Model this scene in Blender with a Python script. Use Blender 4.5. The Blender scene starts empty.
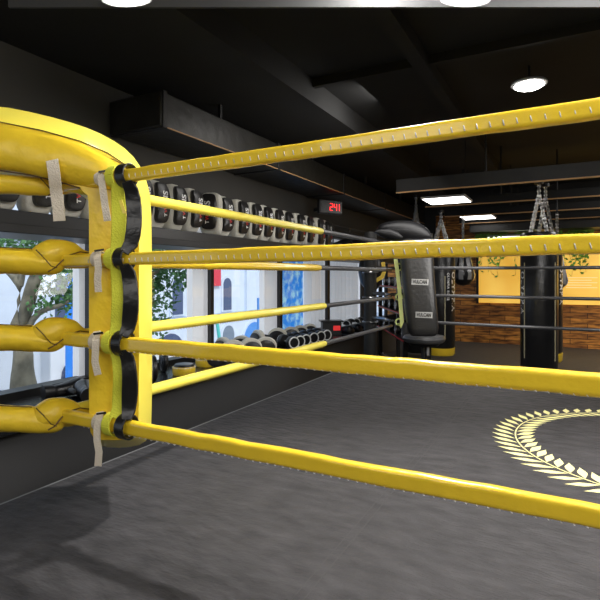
import bpy, math, random
from mathutils import Vector, Matrix
random.seed(7)
PI = math.pi
SC = bpy.context.scene
COL = SC.collection
F = 506.0; CX = 300.0; HY = 278.0; CH = 0.92
CA, SA = 0.8821, 0.4710

def W(px, py, z):
    """real place of a photo point at depth z"""
    xc = (px-CX)/F*z
    return Vector((CA*xc-SA*z, SA*xc+CA*z, CH-(py-HY)/F*z))
def WXZ(xc, z, h=0.0):
    return Vector((CA*xc-SA*z, SA*xc+CA*z, h))
def onX(px, X):
    u = (px-CX)/F
    z = X/(CA*u-SA); return X, (SA*u+CA)*z, z
def onY(px, Y):
    u = (px-CX)/F
    z = Y/(SA*u+CA); return (CA*u-SA)*z, Y, z

# ------------------------------------------------------------------ materials
MATS = {}
def mat(name, col, rough=.5, metal=0., emit=None, estr=1., bump=0., bscale=40., var=0., vscale=6., spec=.5, coat=0., stretch=None):
    if name in MATS: return MATS[name]
    m = bpy.data.materials.new(name); m.use_nodes = True
    nt = m.node_tree; b = nt.nodes['Principled BSDF']
    b.inputs['Base Color'].default_value = (*col, 1)
    b.inputs['Roughness'].default_value = rough
    b.inputs['Metallic'].default_value = metal
    b.inputs['Specular IOR Level'].default_value = spec
    b.inputs['Coat Weight'].default_value = coat
    if emit:
        b.inputs['Emission Color'].default_value = (*emit, 1)
        b.inputs['Emission Strength'].default_value = estr
    tc = nt.nodes.new('ShaderNodeTexCoord'); src = tc.outputs['Object']
    if stretch:
        mp = nt.nodes.new('ShaderNodeMapping'); mp.inputs['Scale'].default_value = stretch
        nt.links.new(src, mp.inputs['Vector']); src = mp.outputs['Vector']
    if var > 0:
        n = nt.nodes.new('ShaderNodeTexNoise'); n.inputs['Scale'].default_value = vscale; n.inputs['Detail'].default_value = 6
        r = nt.nodes.new('ShaderNodeMapRange'); r.inputs[1].default_value = .3; r.inputs[2].default_value = .7
        r.inputs[3].default_value = 1-var; r.inputs[4].default_value = 1+var
        mx = nt.nodes.new('ShaderNodeVectorMath'); mx.operation = 'SCALE'
        mx.inputs[0].default_value = col
        nt.links.new(src, n.inputs['Vector']); nt.links.new(n.outputs['Fac'], r.inputs[0])
        nt.links.new(r.outputs[0], mx.inputs['Scale']); nt.links.new(mx.outputs[0], b.inputs['Base Color'])
    if bump > 0:
        n = nt.nodes.new('ShaderNodeTexNoise'); n.inputs['Scale'].default_value = bscale; n.inputs['Detail'].default_value = 4
        bp = nt.nodes.new('ShaderNodeBump'); bp.inputs['Strength'].default_value = bump; bp.inputs['Distance'].default_value = .02
        nt.links.new(src, n.inputs['Vector']); nt.links.new(n.outputs['Fac'], bp.inputs['Height'])
        nt.links.new(bp.outputs[0], b.inputs['Normal'])
    MATS[name] = m; return m

YEL = mat('yellow vinyl', (.88,.60,.03), .30, coat=.6, bump=.25, bscale=16, var=.04, vscale=5)
YELP = mat('yellow pad vinyl', (.84,.58,.03), .38, bump=.85, bscale=6, var=.05, vscale=4)
YELB = mat('bright yellow vinyl', (.95,.80,.10), .36, coat=.3, bump=.12, bscale=14)
LIME = mat('lime webbing', (.74,.74,.05), .75, bump=.2, bscale=140)
BLKV = mat('black vinyl', (.012,.012,.013), .28, bump=.25, bscale=22)
BLKR = mat('black rope cover', (.06,.06,.065), .28, coat=.4, bump=.2, bscale=60)
CREAM = mat('cream webbing', (.70,.62,.50), .85, bump=.35, bscale=160)
STITCH = mat('pale stitch', (.72,.70,.66), .5)
HOODM = mat('hood black', (.007,.007,.008), .42, spec=.3)
DSEAM = mat('brown piping', (.10,.05,.01), .6)
CANV = mat('grey canvas', (.031,.029,.031), .80, bump=.8, bscale=14, var=.42, vscale=8, stretch=(1,2.2,1))
SEAMM = mat('canvas seam', (.012,.012,.013), .8)
WREA = mat('pale yellow print', (.86,.80,.36), .8)
FLOORM = mat('gym rubber', (.066,.062,.060), .7, var=.15, vscale=12)
FLOORW = FLOORM
CEIL = mat('black ceiling', (.010,.010,.010), .8, var=.3, vscale=2)
BEAM = mat('dark beam', (.015,.0145,.015), .55, var=.3, vscale=4)
DUCT = mat('dark duct metal', (.022,.021,.018), .42, metal=.2, bump=.3, bscale=8, var=.3, vscale=5)
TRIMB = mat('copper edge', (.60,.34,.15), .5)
BEAMF = mat('far beam black', (.010,.010,.010), .6)
GREYW = mat('dark grey wall', (.060,.058,.054), .85, var=.05, vscale=3)
BLKM = mat('black satin', (.010,.010,.011), .4)
BLKSH = mat('ledge satin', (.013,.014,.015), .25)
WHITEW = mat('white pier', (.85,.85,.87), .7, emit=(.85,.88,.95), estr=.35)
CURT = mat('pale curtain', (.60,.62,.66), .8, emit=(.6,.63,.68), estr=.45)  # emission stands in for daylight missing on the curtains
STEEL = mat('steel', (.62,.62,.64), .28, metal=1.)
CHROME = mat('pale metal', (.75,.75,.76), .25, metal=.7)
PADB = mat('pad black leather', (.016,.015,.015), .30, bump=.15, bscale=60)
PADC = mat('pad cream leather', (.62,.60,.53), .6, bump=.2, bscale=50)
WHT = mat('white paint', (.85,.85,.85), .6)
RED = mat('red paint', (.55,.01,.01), .5)
REDL = mat('red diode', (.3,0,0), .5, emit=(1,.03,.03), estr=2.6)
GREYP = mat('charcoal leather', (.017,.0165,.016), .33, bump=.15, bscale=30)
GREYS = mat('grey seat vinyl', (.09,.09,.093), .35)
BAGM = mat('bag black leather', (.011,.011,.012), .30, bump=.2, bscale=20)
LAMP = mat('lamp glow', (1,1,1), .5, emit=(1,.98,.95), estr=18)
LAMPP = mat('panel glow', (1,1,1), .5, emit=(1,.97,.92), estr=6)
LAMPH = mat('lamp housing', (.5,.5,.5), .4)
GREEN = mat('plant green', (.22,.50,.08), .6, var=.4, vscale=30)
TLEAF = mat('tree leaf', (.10,.24,.08), .6, var=.5, vscale=8)
BARK = mat('tree bark', (.22,.20,.15), .9, bump=.8, bscale=8, var=.4, vscale=5)
FACW = mat('pale render', (.70,.77,.88), .8, var=.05, vscale=2)
FACT = mat('pale cornice', (.42,.52,.68), .8)
FGLS = mat('dark blue pane', (.07,.10,.20), .2)
FBLUE = mat('blue door', (.09,.30,.75), .5)
STREET = mat('pavement', (.40,.41,.43), .9, var=.2, vscale=3)
TEAL = mat('teal post', (.1,.6,.55), .5)
YSTRIPE = mat('mustard stripe', (.62,.42,.02), .5)
NAVY = mat('navy vinyl', (.03,.05,.13), .3)

def poster_mat():
    m = bpy.data.materials.new('blue poster'); m.use_nodes = True; nt = m.node_tree; b = nt.nodes['Principled BSDF']
    tc = nt.nodes.new('ShaderNodeTexCoord')
    n = nt.nodes.new('ShaderNodeTexNoise'); n.inputs['Scale'].default_value = 9; n.inputs['Detail'].default_value = 8
    r = nt.nodes.new('ShaderNodeValToRGB')
    r.color_ramp.elements[0].position = .42; r.color_ramp.elements[0].color = (.03,.27,.88,1)
    r.color_ramp.elements[1].position = .66; r.color_ramp.elements[1].color = (.45,.78,1,1)
    nt.links.new(tc.outputs['Object'], n.inputs['Vector']); nt.links.new(n.outputs['Fac'], r.inputs[0])
    nt.links.new(r.outputs[0], b.inputs['Base Color']); nt.links.new(r.outputs[0], b.inputs['Emission Color'])
    b.inputs['Emission Strength'].default_value = .55  # emission put in to brighten the print, no lamp behind it
    return m
POSTER = poster_mat()

def brick_mat(name, c1, c2, cm, bw, bh, emit=0., msize=.006, rough=.6):
    m = bpy.data.materials.new(name); m.use_nodes = True; nt = m.node_tree; b = nt.nodes['Principled BSDF']
    tc = nt.nodes.new('ShaderNodeTexCoord'); mp = nt.nodes.new('ShaderNodeMapping')
    mp.inputs['Rotation'].default_value = (PI/2, 0, 0)
    br = nt.nodes.new('ShaderNodeTexBrick'); br.inputs['Scale'].default_value = 1
    br.inputs['Color1'].default_value = (*c1,1); br.inputs['Color2'].default_value = (*c2,1); br.inputs['Mortar'].default_value = (*cm,1)
    br.inputs['Brick Width'].default_value = bw; br.inputs['Row Height'].default_value = bh; br.inputs['Mortar Size'].default_value = msize
    n = nt.nodes.new('ShaderNodeTexNoise'); n.inputs['Scale'].default_value = 4; n.inputs['Detail'].default_value = 8
    ms = nt.nodes.new('ShaderNodeMapping'); ms.inputs['Scale'].default_value = (1,1,5)
    mx = nt.nodes.new('ShaderNodeMix'); mx.data_type = 'RGBA'; mx.blend_type = 'MULTIPLY'; mx.inputs[0].default_value = 1
    r = nt.nodes.new('ShaderNodeValToRGB'); r.color_ramp.elements[0].position = .36; r.color_ramp.elements[0].color = (.25,.2,.18,1); r.color_ramp.elements[1].position = .60
    L = nt.links.new
    L(tc.outputs['Object'], mp.inputs['Vector']); L(mp.outputs[0], br.inputs['Vector'])
    L(tc.outputs['Object'], ms.inputs['Vector']); L(ms.outputs[0], n.inputs['Vector']); L(n.outputs['Fac'], r.inputs[0])
    L(br.outputs['Color'], mx.inputs[6]); L(r.outputs[0], mx.inputs[7]); L(mx.outputs[2], b.inputs['Base Color'])
    b.inputs['Roughness'].default_value = rough
    if emit:
        L(mx.outputs[2], b.inputs['Emission Color']); b.inputs['Emission Strength'].default_value = emit
    return m
WOODB = brick_mat('timber bricks', (.78,.33,.06), (.40,.15,.03), (.07,.03,.012), .62, .105)
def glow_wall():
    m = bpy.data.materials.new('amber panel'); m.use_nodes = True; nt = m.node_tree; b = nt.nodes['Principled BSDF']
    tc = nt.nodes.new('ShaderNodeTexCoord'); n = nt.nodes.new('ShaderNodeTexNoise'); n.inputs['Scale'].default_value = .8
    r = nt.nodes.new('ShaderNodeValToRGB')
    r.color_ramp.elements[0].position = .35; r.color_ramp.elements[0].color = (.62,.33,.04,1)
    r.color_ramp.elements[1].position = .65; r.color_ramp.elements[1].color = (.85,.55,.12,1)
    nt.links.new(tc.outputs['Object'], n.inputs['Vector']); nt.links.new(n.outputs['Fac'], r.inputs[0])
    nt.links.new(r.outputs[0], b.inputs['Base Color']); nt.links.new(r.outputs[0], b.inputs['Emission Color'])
    b.inputs['Emission Strength'].default_value = .95; b.inputs['Roughness'].default_value = .35  # emission stands in for lamplight on the yellow wall
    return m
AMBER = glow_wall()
def glass_mat():
    m = bpy.data.materials.new('window glass'); m.use_nodes = True; nt = m.node_tree
    for n in list(nt.nodes): nt.nodes.remove(n)
    o = nt.nodes.new('ShaderNodeOutputMaterial'); t = nt.nodes.new('ShaderNodeBsdfTransparent'); g = nt.nodes.new('ShaderNodeBsdfGlossy')
    g.inputs['Roughness'].default_value = .02
    t.inputs['Color'].default_value = (.95,.97,.98,1)
    lw = nt.nodes.new('ShaderNodeLayerWeight'); lw.inputs['Blend'].default_value = .5
    pw = nt.nodes.new('ShaderNodeMath'); pw.operation = 'POWER'; pw.inputs[1].default_value = 4.5
    fr = nt.nodes.new('ShaderNodeMath'); fr.operation = 'MULTIPLY_ADD'; fr.inputs[1].default_value = .6; fr.inputs[2].default_value = .05; fr.use_clamp = True
    nt.links.new(lw.outputs['Facing'], pw.inputs[0]); nt.links.new(pw.outputs[0], fr.inputs[0])
    mx = nt.nodes.new('ShaderNodeMixShader'); L = nt.links.new
    L(fr.outputs[0], mx.inputs[0]); L(t.outputs[0], mx.inputs[1]); L(g.outputs[0], mx.inputs[2]); L(mx.outputs[0], o.inputs[0])
    return m
GLASS = glass_mat()

# ------------------------------------------------------------------ mesh builder
class MB:
    def __init__(s): s.v = []; s.f = []
    def add(s, vs, fs):
        n = len(s.v); s.v += [Vector(v) for v in vs]; s.f += [tuple(i+n for i in f) for f in fs]; return s
    def box(s, a, b):
        x0,y0,z0 = a; x1,y1,z1 = b
        return s.add([(x0,y0,z0),(x1,y0,z0),(x1,y1,z0),(x0,y1,z0),(x0,y0,z1),(x1,y0,z1),(x1,y1,z1),(x0,y1,z1)],
                     [(0,3,2,1),(4,5,6,7),(0,1,5,4),(1,2,6,5),(2,3,7,6),(3,0,4,7)])
    def prism(s, pts, d):
        """pts: ordered 3-D polygon, d: extrusion vector"""
        n = len(pts); d = Vector(d); p = [Vector(q) for q in pts]
        return s.add(p+[q+d for q in p], [tuple(range(n))[::-1], tuple(range(n,2*n))]+[(i,(i+1)%n,n+(i+1)%n,n+i) for i in range(n)])
    def loft(s, rings, cap=True):
        n = len(rings[0]); base = len(s.v)
        for r in rings: s.v += [Vector(q) for q in r]
        for k in range(len(rings)-1):
            for i in range(n):
                j = (i+1)%n
                s.f.append((base+k*n+i, base+k*n+j, base+(k+1)*n+j, base+(k+1)*n+i))
        if cap:
            s.f.append(tuple(base+i for i in range(n))[::-1]); s.f.append(tuple(base+(len(rings)-1)*n+i for i in range(n)))
        return s
    def tube(s, pts, r, n=12, up=(0,0,1), rz=None, cap=True, shape=None):
        pts = [Vector(p) for p in pts]; m = len(pts)
        rr = r if isinstance(r, (list,tuple)) else [r]*m
        rv = rr if rz is None else (rz if isinstance(rz,(list,tuple)) else [rz]*m)
        rings = []
        for i,p in enumerate(pts):
            t = (pts[min(i+1,m-1)]-pts[max(i-1,0)]).normalized()
            u = Vector(up); u = (u - t*u.dot(t))
            if u.length < 1e-4: u = Vector((1,0,0)); u = u - t*u.dot(t)
            u.normalize(); w = t.cross(u)
            ring = []
            for k in range(n):
                a = 2*PI*k/n; q = 1. if shape is None else shape(a)
                ring.append(p + w*(math.cos(a)*rr[i]*q) + u*(math.sin(a)*rv[i]*q))
            rings.append(ring)
        return s.loft(rings, cap)
    def lathe(s, prof, c=(0,0,0), n=24, axis='Z'):
        c = Vector(c); rings = []
        for r,h in prof:
            ring = []
            for k in range(n):
                a = 2*PI*k/n; x,y = r*math.cos(a), r*math.sin(a)
                q = (x,y,h) if axis=='Z' else ((h,x,y) if axis=='X' else (y,h,x))
                ring.append(c+Vector(q))
            rings.append(ring)
        return s.loft(rings)
    def torus(s, c, R, r, ax=(0,0,1), n=12, m=5, sx=1.):
        ax = Vector(ax).normalized(); u = ax.orthogonal().normalized(); w = ax.cross(u); c = Vector(c); base=len(s.v)
        for i in range(n):
            a = 2*PI*i/n; d = u*math.cos(a)*sx + w*math.sin(a)
            for k in range(m):
                b = 2*PI*k/m; s.v.append(c + d*(R+r*math.cos(b)) + ax*(r*math.sin(b)))
        for i in range(n):
            for k in range(m):
                s.f.append((base+i*m+k, base+((i+1)%n)*m+k, base+((i+1)%n)*m+(k+1)%m, base+i*m+(k+1)%m))
        return s
    def sphere(s, c, r, n=16, m=10, sc=(1,1,1)):
        return s.lathe_sc(c, r, n, m, sc)
    def lathe_sc(s, c, r, n, m, sc):
        c = Vector(c); rings = []
        for j in range(m+1):
            t = PI*(j+.02)/(m+.04); 
            rings.append([c+Vector((r*math.sin(t)*math.cos(2*PI*k/n)*sc[0], r*math.sin(t)*math.sin(2*PI*k/n)*sc[1], -r*math.cos(t)*sc[2])) for k in range(n)])
        return s.loft(rings)
    def ribbon(s, pts, width, wdir, th=.003):
        """flat strap along pts, width along wdir"""
        pts = [Vector(p) for p in pts]; m=len(pts); wd0 = Vector(wdir).normalized(); rings=[]
        for i,p in enumerate(pts):
            t = (pts[min(i+1,m-1)]-pts[max(i-1,0)]).normalized()
            wd = (wd0 - t*wd0.dot(t)).normalized(); nn = t.cross(wd)
            wi = width[i] if isinstance(width,(list,tuple)) else width
            rings.append([p-wd*wi/2-nn*th/2, p+wd*wi/2-nn*th/2, p+wd*wi/2+nn*th/2, p-wd*wi/2+nn*th/2])
        return s.loft(rings)
    def xf(s, M):
        s.v = [M @ v for v in s.v]; return s
    def build(s, name, material, parent=None, world=False, smooth=True, bevel=0., ang=40, sub=0):
        off = Vector((0,0,0))
        if parent is not None and world:
            p = parent
            while p is not None: off += p.location; p = p.parent
        me = bpy.data.meshes.new(name); me.from_pydata([tuple(v-off) for v in s.v], [], s.f)
        me.materials.append(material)
        import bmesh
        bm = bmesh.new(); bm.from_mesh(me); bmesh.ops.recalc_face_normals(bm, faces=bm.faces); bm.to_mesh(me); bm.free()
        if smooth:
            for p in me.polygons: p.use_smooth = True
            me.set_sharp_from_angle(angle=math.radians(ang))
        o = bpy.data.objects.new(name, me); COL.objects.link(o)
        if parent is not None: o.parent = parent
        if bevel:
            b = o.modifiers.new('bevel','BEVEL'); b.width = bevel; b.segments = 3; b.limit_method = 'ANGLE'
        if sub:
            b = o.modifiers.new('sub','SUBSURF'); b.levels = sub; b.render_levels = sub
        return o

def tag(o, label=None, cat=None, group=None, kind=None):
    if label: o['label'] = label
    if cat: o['category'] = cat
    if group: o['group'] = group
    if kind: o['kind'] = kind
    return o
def thing(name, label, cat, loc=(0,0,0), rz=0., group=None):
    o = bpy.data.objects.new(name, None); COL.objects.link(o); o.location = loc; o.rotation_euler = (0,0,rz)
    o.empty_display_size = .05
    return tag(o, label, cat, group)
def struct(name, mb, m, parent=None, **k):
    o = mb.build(name, m, parent, **k)
    if parent is None: o['kind'] = 'structure'
    return o
def copy_tree(o, parent=None):
    c = o.copy(); COL.objects.link(c); c.parent = parent
    for ch in [q for q in o.children]: copy_tree(ch, c)
    return c

def text_mb(txt, size=1., spacing=1., ext=0.):
    cu = bpy.data.curves.new('txt','FONT'); cu.body = txt; cu.size = size; cu.space_character = spacing; cu.align_x='CENTER'; cu.align_y='CENTER'
    cu.offset = size*.022; cu.extrude = ext; cu.resolution_u = 3
    o = bpy.data.objects.new('txt', cu); COL.objects.link(o)
    bpy.context.view_layer.update()
    me = o.to_mesh(); mb = MB().add([v.co.copy() for v in me.vertices], [tuple(p.vertices) for p in me.polygons])
    o.to_mesh_clear(); bpy.data.objects.remove(o); bpy.data.curves.remove(cu)
    return mb
def lerp(a,b,t): return a+(b-a)*t

# ------------------------------------------------------------------ setting
FZ = -.5; XW = -3.6; YB = 11.7; XR = 6.2; YN = -2.6; CZ = 2.85
struct('floor', MB().box((XW-.2,YN,FZ-.1),(XR,YB,FZ)), FLOORM)
struct('ceiling', MB().box((XW-.4,YN-.2,CZ),(XR+.2,YB+.2,CZ+.12)), CEIL)
struct('wall_back', MB().box((XW-.3,YB,FZ-.1),(XR+.2,YB+.15,CZ)), WOODB)
struct('wall_right', MB().box((XR,YN,FZ-.1),(XR+.15,YB,CZ)), GREYW)
struct('wall_near', MB().box((XW-.3,YN-.15,FZ-.1),(XR+.2,YN,CZ)), GREYW)
struct('wall_left', MB().box((XW-.15,YN,1.62),(XW,YB,CZ)), GREYW)            # above the windows
struct('trim_1', MB().box((XW-.15,YN,FZ-.1),(XW,YB,.03)), BLKM)               # below the windows
MUL = [-.1,1.42,2.98,4.55,6.13,7.68,9.24,10.8]
struct('trim_2', MB().box((XW-.12,YN,.03),(XW+.02,YB,.085)), BLKM)
MPX={3:(207.5,214),4:(277,282.5),5:(325,330),6:(360,364.5)}
for i,y in enumerate(MUL):
    ya,yb_=y-.055,y+.05
    if i in MPX: ya=onX(MPX[i][0],XW-.03)[1]; yb_=onX(MPX[i][1],XW+.02)[1]
    struct('trim_%d'%(3+i), MB().box((XW-.03,ya,.03),(XW+.02,yb_,1.62)), BLKM)
for i in range(len(MUL)-1):
    w = struct('window_%d'%(i+1), MB().add([(XW-.04,MUL[i]+.06,.085),(XW-.04,MUL[i+1]-.06,.085),(XW-.04,MUL[i+1]-.06,1.62),(XW-.04,MUL[i]+.06,1.62)],[(0,1,2,3)]), GLASS, smooth=False)
# white piers close behind the glass
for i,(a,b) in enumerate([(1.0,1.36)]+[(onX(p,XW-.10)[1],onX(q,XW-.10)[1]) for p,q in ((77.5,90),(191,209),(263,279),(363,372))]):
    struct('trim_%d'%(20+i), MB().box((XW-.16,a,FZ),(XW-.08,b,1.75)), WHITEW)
o = MB().box((XW-.12,onX(281,XW-.1)[1],.04),(XW-.10,onX(303,XW-.1)[1],1.75)).build('window_poster', POSTER)
tag(o, 'tall blue and white mottled poster in the window behind the dumbbells', 'poster')
def curtain(a, b, X, m, label, n=9):
    pts=[]; N=n*8
    for i in range(N+1):
        t=i/N; pts.append((X+.035*math.sin(2*PI*n*t)+.012*math.sin(5.1*n*t), lerp(a,b,t)))
    mb=MB(); v=[(x,y,.05) for x,y in pts]+[(x,y,1.7) for x,y in pts]
    mb.add(v,[(i,i+1,N+2+i,N+1+i) for i in range(N)])
    tag(mb.build('curtain', m), label, 'curtain')
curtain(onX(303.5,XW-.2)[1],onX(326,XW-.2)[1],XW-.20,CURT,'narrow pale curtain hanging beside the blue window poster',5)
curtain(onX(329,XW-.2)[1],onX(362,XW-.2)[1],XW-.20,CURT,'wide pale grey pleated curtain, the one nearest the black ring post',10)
# cushion shelf over the windows
sh = thing('wall_shelf','long black wall shelf above the windows carrying the kick pads','shelf',(XW,5,1.2))
MB().box((-3.6,0,1.205),(-2.98,9.6,1.24)).build('underside', BLKM, sh, world=True, bevel=.004)
MB().box((-3.62,0,1.24),(-2.98,9.6,1.335)).build('shelf_board', BLKM, sh, world=True, bevel=.006)
MB().box((-3.0,0,1.195),(-2.965,9.6,1.25)).build('front_rail', BEAM, sh, world=True, bevel=.004)
# back rail wires over the far shelf
mb = MB()
for h in (1.78,1.70): mb.tube([(-3.35,7.4,h),(-3.35,9.6,h)],.012,8)
for y in (7.4,8.1,8.9,9.55): mb.tube([(-3.35,y,1.335),(-3.35,y,1.79)],.012,8)
mb.build('guard_rail', BLKM, sh, world=True)
# low ledge under the windows
lg = thing('low_bench','long black bench under the windows holding gloves and dumbbells','bench',(XW+.3,5,FZ))
MB().box((-3.6,-.6,-.03),(-2.98,9.9,.03)).build('bench_top', BLKSH, lg, world=True, bevel=.006)
MB().box((-3.58,-.6,FZ),(-3.05,9.9,-.03)).build('bench_body', mat('bench front',(.045,.045,.047),.75), lg, world=True)
# duct box
du = thing('ceiling_duct','dark boxed air duct running under the ceiling above the window wall','duct',(-3.2,6,2.17))
MB().box((-3.56,3.12,2.17),(-2.96,11.6,2.46)).build('duct_body', DUCT, du, world=True, bevel=.012)
for y in (3.14,5.0,6.9,8.8): MB().box((-3.57,y,2.16),(-2.95,y+.05,2.47)).build('flange', BEAM, du, world=True, bevel=.004)
for y in (4,6,8,10):
    MB().box((-3.5,y,2.46),(-3.47,y+.03,CZ)).build('hanger', BEAM, du, world=True); MB().box((-3.05,y,2.46),(-3.02,y+.03,CZ)).build('hanger', BEAM, du, world=True)
b = MB().box((-2.97,3.2,2.168),(-2.955,11.6,2.176)).build('lower_edge', TRIMB, du, world=True)  # copper strip paints the light along the duct's lower edge
# second duct beside the ceiling
MBo = MB().box((-3.6,YN,2.62),(-2.2,YB,CZ)); struct('trim_30', MBo, CEIL)
struct('trim_31', MB().box((-1.2,YN,2.74),(-1.08,YB,CZ)), CEIL)
# crossing ceiling beams along x, with copper coloured lower edges on the far ones
for i,(y,z0,th) in enumerate([(4.38,2.77,.05)]):
    struct('trim_%d'%(32+i), MB().box((-2.2,y,z0),(XR,y+th,CZ)), CEIL)
for i,(y,h) in enumerate([(6.45,.17),(7.95,.12),(9.35,.12),(10.7,.12)]):
    bm_ = thing('ceiling_beam', ['black ceiling beam carrying the nearest punching bags','second black ceiling beam beyond the bag beam','third black ceiling beam, above the far bag','last black ceiling beam before the timber wall'][i], 'beam', (1.5,y,2.05))
    MB().box((-2.0,y-.05,2.03),(XR,y+.05,2.03+h)).build('beam_body', BEAMF if i else BEAM, bm_, world=True, bevel=.004)
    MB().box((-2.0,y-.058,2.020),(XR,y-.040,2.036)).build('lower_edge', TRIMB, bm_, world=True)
    for x in (-.9,1.4,3.7,5.8): MB().tube([(x,y,2.03+h),(x,y,CZ)],.012,8).build('hanger', BEAM, bm_, world=True)
# level soffit edge right above the camera view with two downlights
p0 = WXZ(-3.1,3.0); 
sf = MB()
a = W(-200,7,2.6); b_ = W(800,7,2.6)
ex = Vector((CA,SA,0)); ey = Vector((-SA,CA,0))
q = WXZ(-2.6,2.6,a.z)
sf.prism([WXZ(-1.5,2.60,a.z), WXZ(4.3,2.60,a.z), WXZ(4.3,2.60,CZ), WXZ(-1.5,2.60,CZ)], ey*.015)
struct('trim_35', sf, mat('soffit grey',(.045,.045,.047),.5))
# amber panel on the back wall, lamplight put in as emission
def yb(px): return onY(px,YB)[0]
xl = yb(479)
am = thing('amber_wall_panel','amber wall panel above the timber bricks, its lamplight put in as glow','wall panel',(xl+2,YB,.38))
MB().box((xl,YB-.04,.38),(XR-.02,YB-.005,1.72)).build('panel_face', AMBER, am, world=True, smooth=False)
mb = MB().box((xl-.05,YB-.06,.36),(xl,YB-.003,2.0)); mb.box((xl,YB-.06,1.72),(XR-.02,YB-.003,1.80))
mb.build('panel_frame', BLKM, am, world=True)
mb = MB()
for x in (xl+1.55,xl+2.3): mb.box((x,YB-.046,.4),(x+.015,YB-.04,1.7))
for k in range(5): mb.box((xl+1.7,YB-.046,.72+.05*k),(xl+2.25-.1*(k%2),YB-.041,.732+.05*k))
mb.build('white_lines', mat('faint white line',(.95,.80,.45),.6,emit=(1,.85,.5),estr=.5), am, world=True)
# dark upper zone over the amber panel with a tube light
struct('trim_36', MB().box((xl-.05,YB-.9,1.86),(XR,YB,2.03)), BLKM)
def lamp_tube(px,py,z,l,label):
    c = W(px,py,z); t = thing('tube_light',label,'light',c)
    MB().box((-l/2,-.05,0),(l/2,.05,.04)).build('housing', LAMPH, t, bevel=.005)
    MB().box((-l/2+.02,-.04,-.012),(l/2-.02,.04,0)).build('diffuser', LAMPP, t)
lamp_tube(513,236.5,10.4,1.0,'slim white tube light above the amber wall panel')
struct('trim_37', MB().box((XW,YB-.05,FZ),(yb(436),YB-.001,CZ)), BLKM)
struct('trim_38', MB().box((yb(436),YB-.05,2.34),(XR,YB-.001,CZ)), BLKM)
struct('trim_39', MB().box((xl,YB-.05,2.0),(XR,YB-.001,2.34)), BLKM)
# planters hanging over the amber panel
def plant(px, w_, label, seed, Y=YB-.35):
    rr = random.Random(seed); x,y,z = onY(px,Y)
    t = thing('hanging_plant',label,'plant',(x,Y,1.50),0,'trailing plants over the amber wall panel')
    MB().box((-w_/2,-.09,.10),(w_/2,.09,.26)).build('planter', BLKM, t, bevel=.01)
    mb = MB(); st = MB()
    for k in range(int(46*w_)):
        x0 = rr.uniform(-w_/2,w_/2); y0 = rr.uniform(-.1,-.06); L_ = rr.uniform(.15,.85)*(1 if rr.random()<.6 else .6)
        pts=[Vector((x0,y0,.26)),Vector((x0+rr.uniform(-.05,.05),y0-.05,.28)),Vector((x0+rr.uniform(-.06,.06),y0-.07,.26-L_*.5)),Vector((x0+rr.uniform(-.08,.08),y0-.07,.26-L_))]
        st.tube(pts,.004,4)
        for j in range(11):
            tt=j/10*(len(pts)-1); i=min(int(tt),2); p=pts[i].lerp(pts[i+1],tt-i)
            d=Vector((rr.uniform(-1,1),rr.uniform(-.6,.2),rr.uniform(-.8,.6))).normalized()*.095; n=Vector((rr.uniform(-1,1),rr.uniform(-1,1),rr.uniform(-1,1))).normalized()
            s_=d.cross(n).normalized()*.028
            mb.add([p,p+d*.5+s_,p+d,p+d*.5-s_],[(0,1,2,3)])
        for j in range(5):
            p=Vector((x0,y0+.04,.26)); d=Vector((rr.uniform(-1,1),rr.uniform(-.6,.2),rr.uniform(.3,1.2))).normalized()*rr.uniform(.06,.16); s_=d.cross(Vector((0,1,0))).normalized()*.02
            mb.add([p,p+d*.5+s_,p+d,p+d*.5-s_],[(0,1,2,3)])
    st.build('stem', GREEN, t); mb.build('foliage', GREEN, t, smooth=False)
plant(491,.6,'green trailing plant over the amber panel, left of the big punching bag',1)
plant(524,.3,'small green trailing plant just left of the large hanging bag',2)
plant(572,.6,'green trailing plant over the amber panel, right of the big punching bag',3)

# ------------------------------------------------------------------ lights seen in the picture
t = thing('ceiling_downlight','round white ceiling downlight above the top yellow rope','light',W(529,84,4.6))
MB().lathe([(.001,.03),(.10,.03),(.15,.012),(.155,-.004),(.13,-.012),(.001,-.012)]).build('housing', LAMPH, t)
MB().lathe([(.001,-.014),(.118,-.014),(.125,-.020),(.10,-.034),(.001,-.036)]).build('diffuser', LAMP, t)
MB().tube([(0,0,.03),(0,0,CZ-t.location.z)],.012,8).build('stem', BEAM, t)
for px,py,z,lab in ((447,200.5,7.2,'larger square white ceiling panel light above the hanging bags'),(478,217.5,9.7,'smaller farther square white ceiling panel light near the timber wall')):
    c = W(px,py,z); t = thing('panel_light',lab,'light',c)
    MB().box((-.30,-.30,0),(.30,.30,.03)).build('frame', LAMPH, t, bevel=.004)
    MB().box((-.28,-.28,-.006),(.28,.28,0)).build('diffuser', LAMPP, t)
    for sx in (-.25,.25): MB().tube([(sx,0,.03),(sx,0,CZ-c.z)],.005,6).build('suspension_wire', BEAM, t)
for px,lab in ((127,'round soffit downlight at the top edge, above the yellow corner pad'),(465,'round soffit downlight at the top edge, right of centre')):
    c = W(px,0,2.56); t = thing('soffit_downlight',lab,'light',c, math.atan2(SA,CA))
    mb = MB().lathe([(.001,.03),(.06,.03),(.12,-.0),(.13,-.006),(.001,-.008)],axis='Y',n=28).xf(Matrix.Diagonal((1,1,.30,1))); mb.build('bezel', LAMPH, t)
    mb = MB().lathe([(.001,-.008),(.115,-.009),(.09,-.025),(.001,-.032)],axis='Y',n=28).xf(Matrix.Diagonal((1,1,.27,1))); mb.build('lens', LAMP, t)

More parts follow.
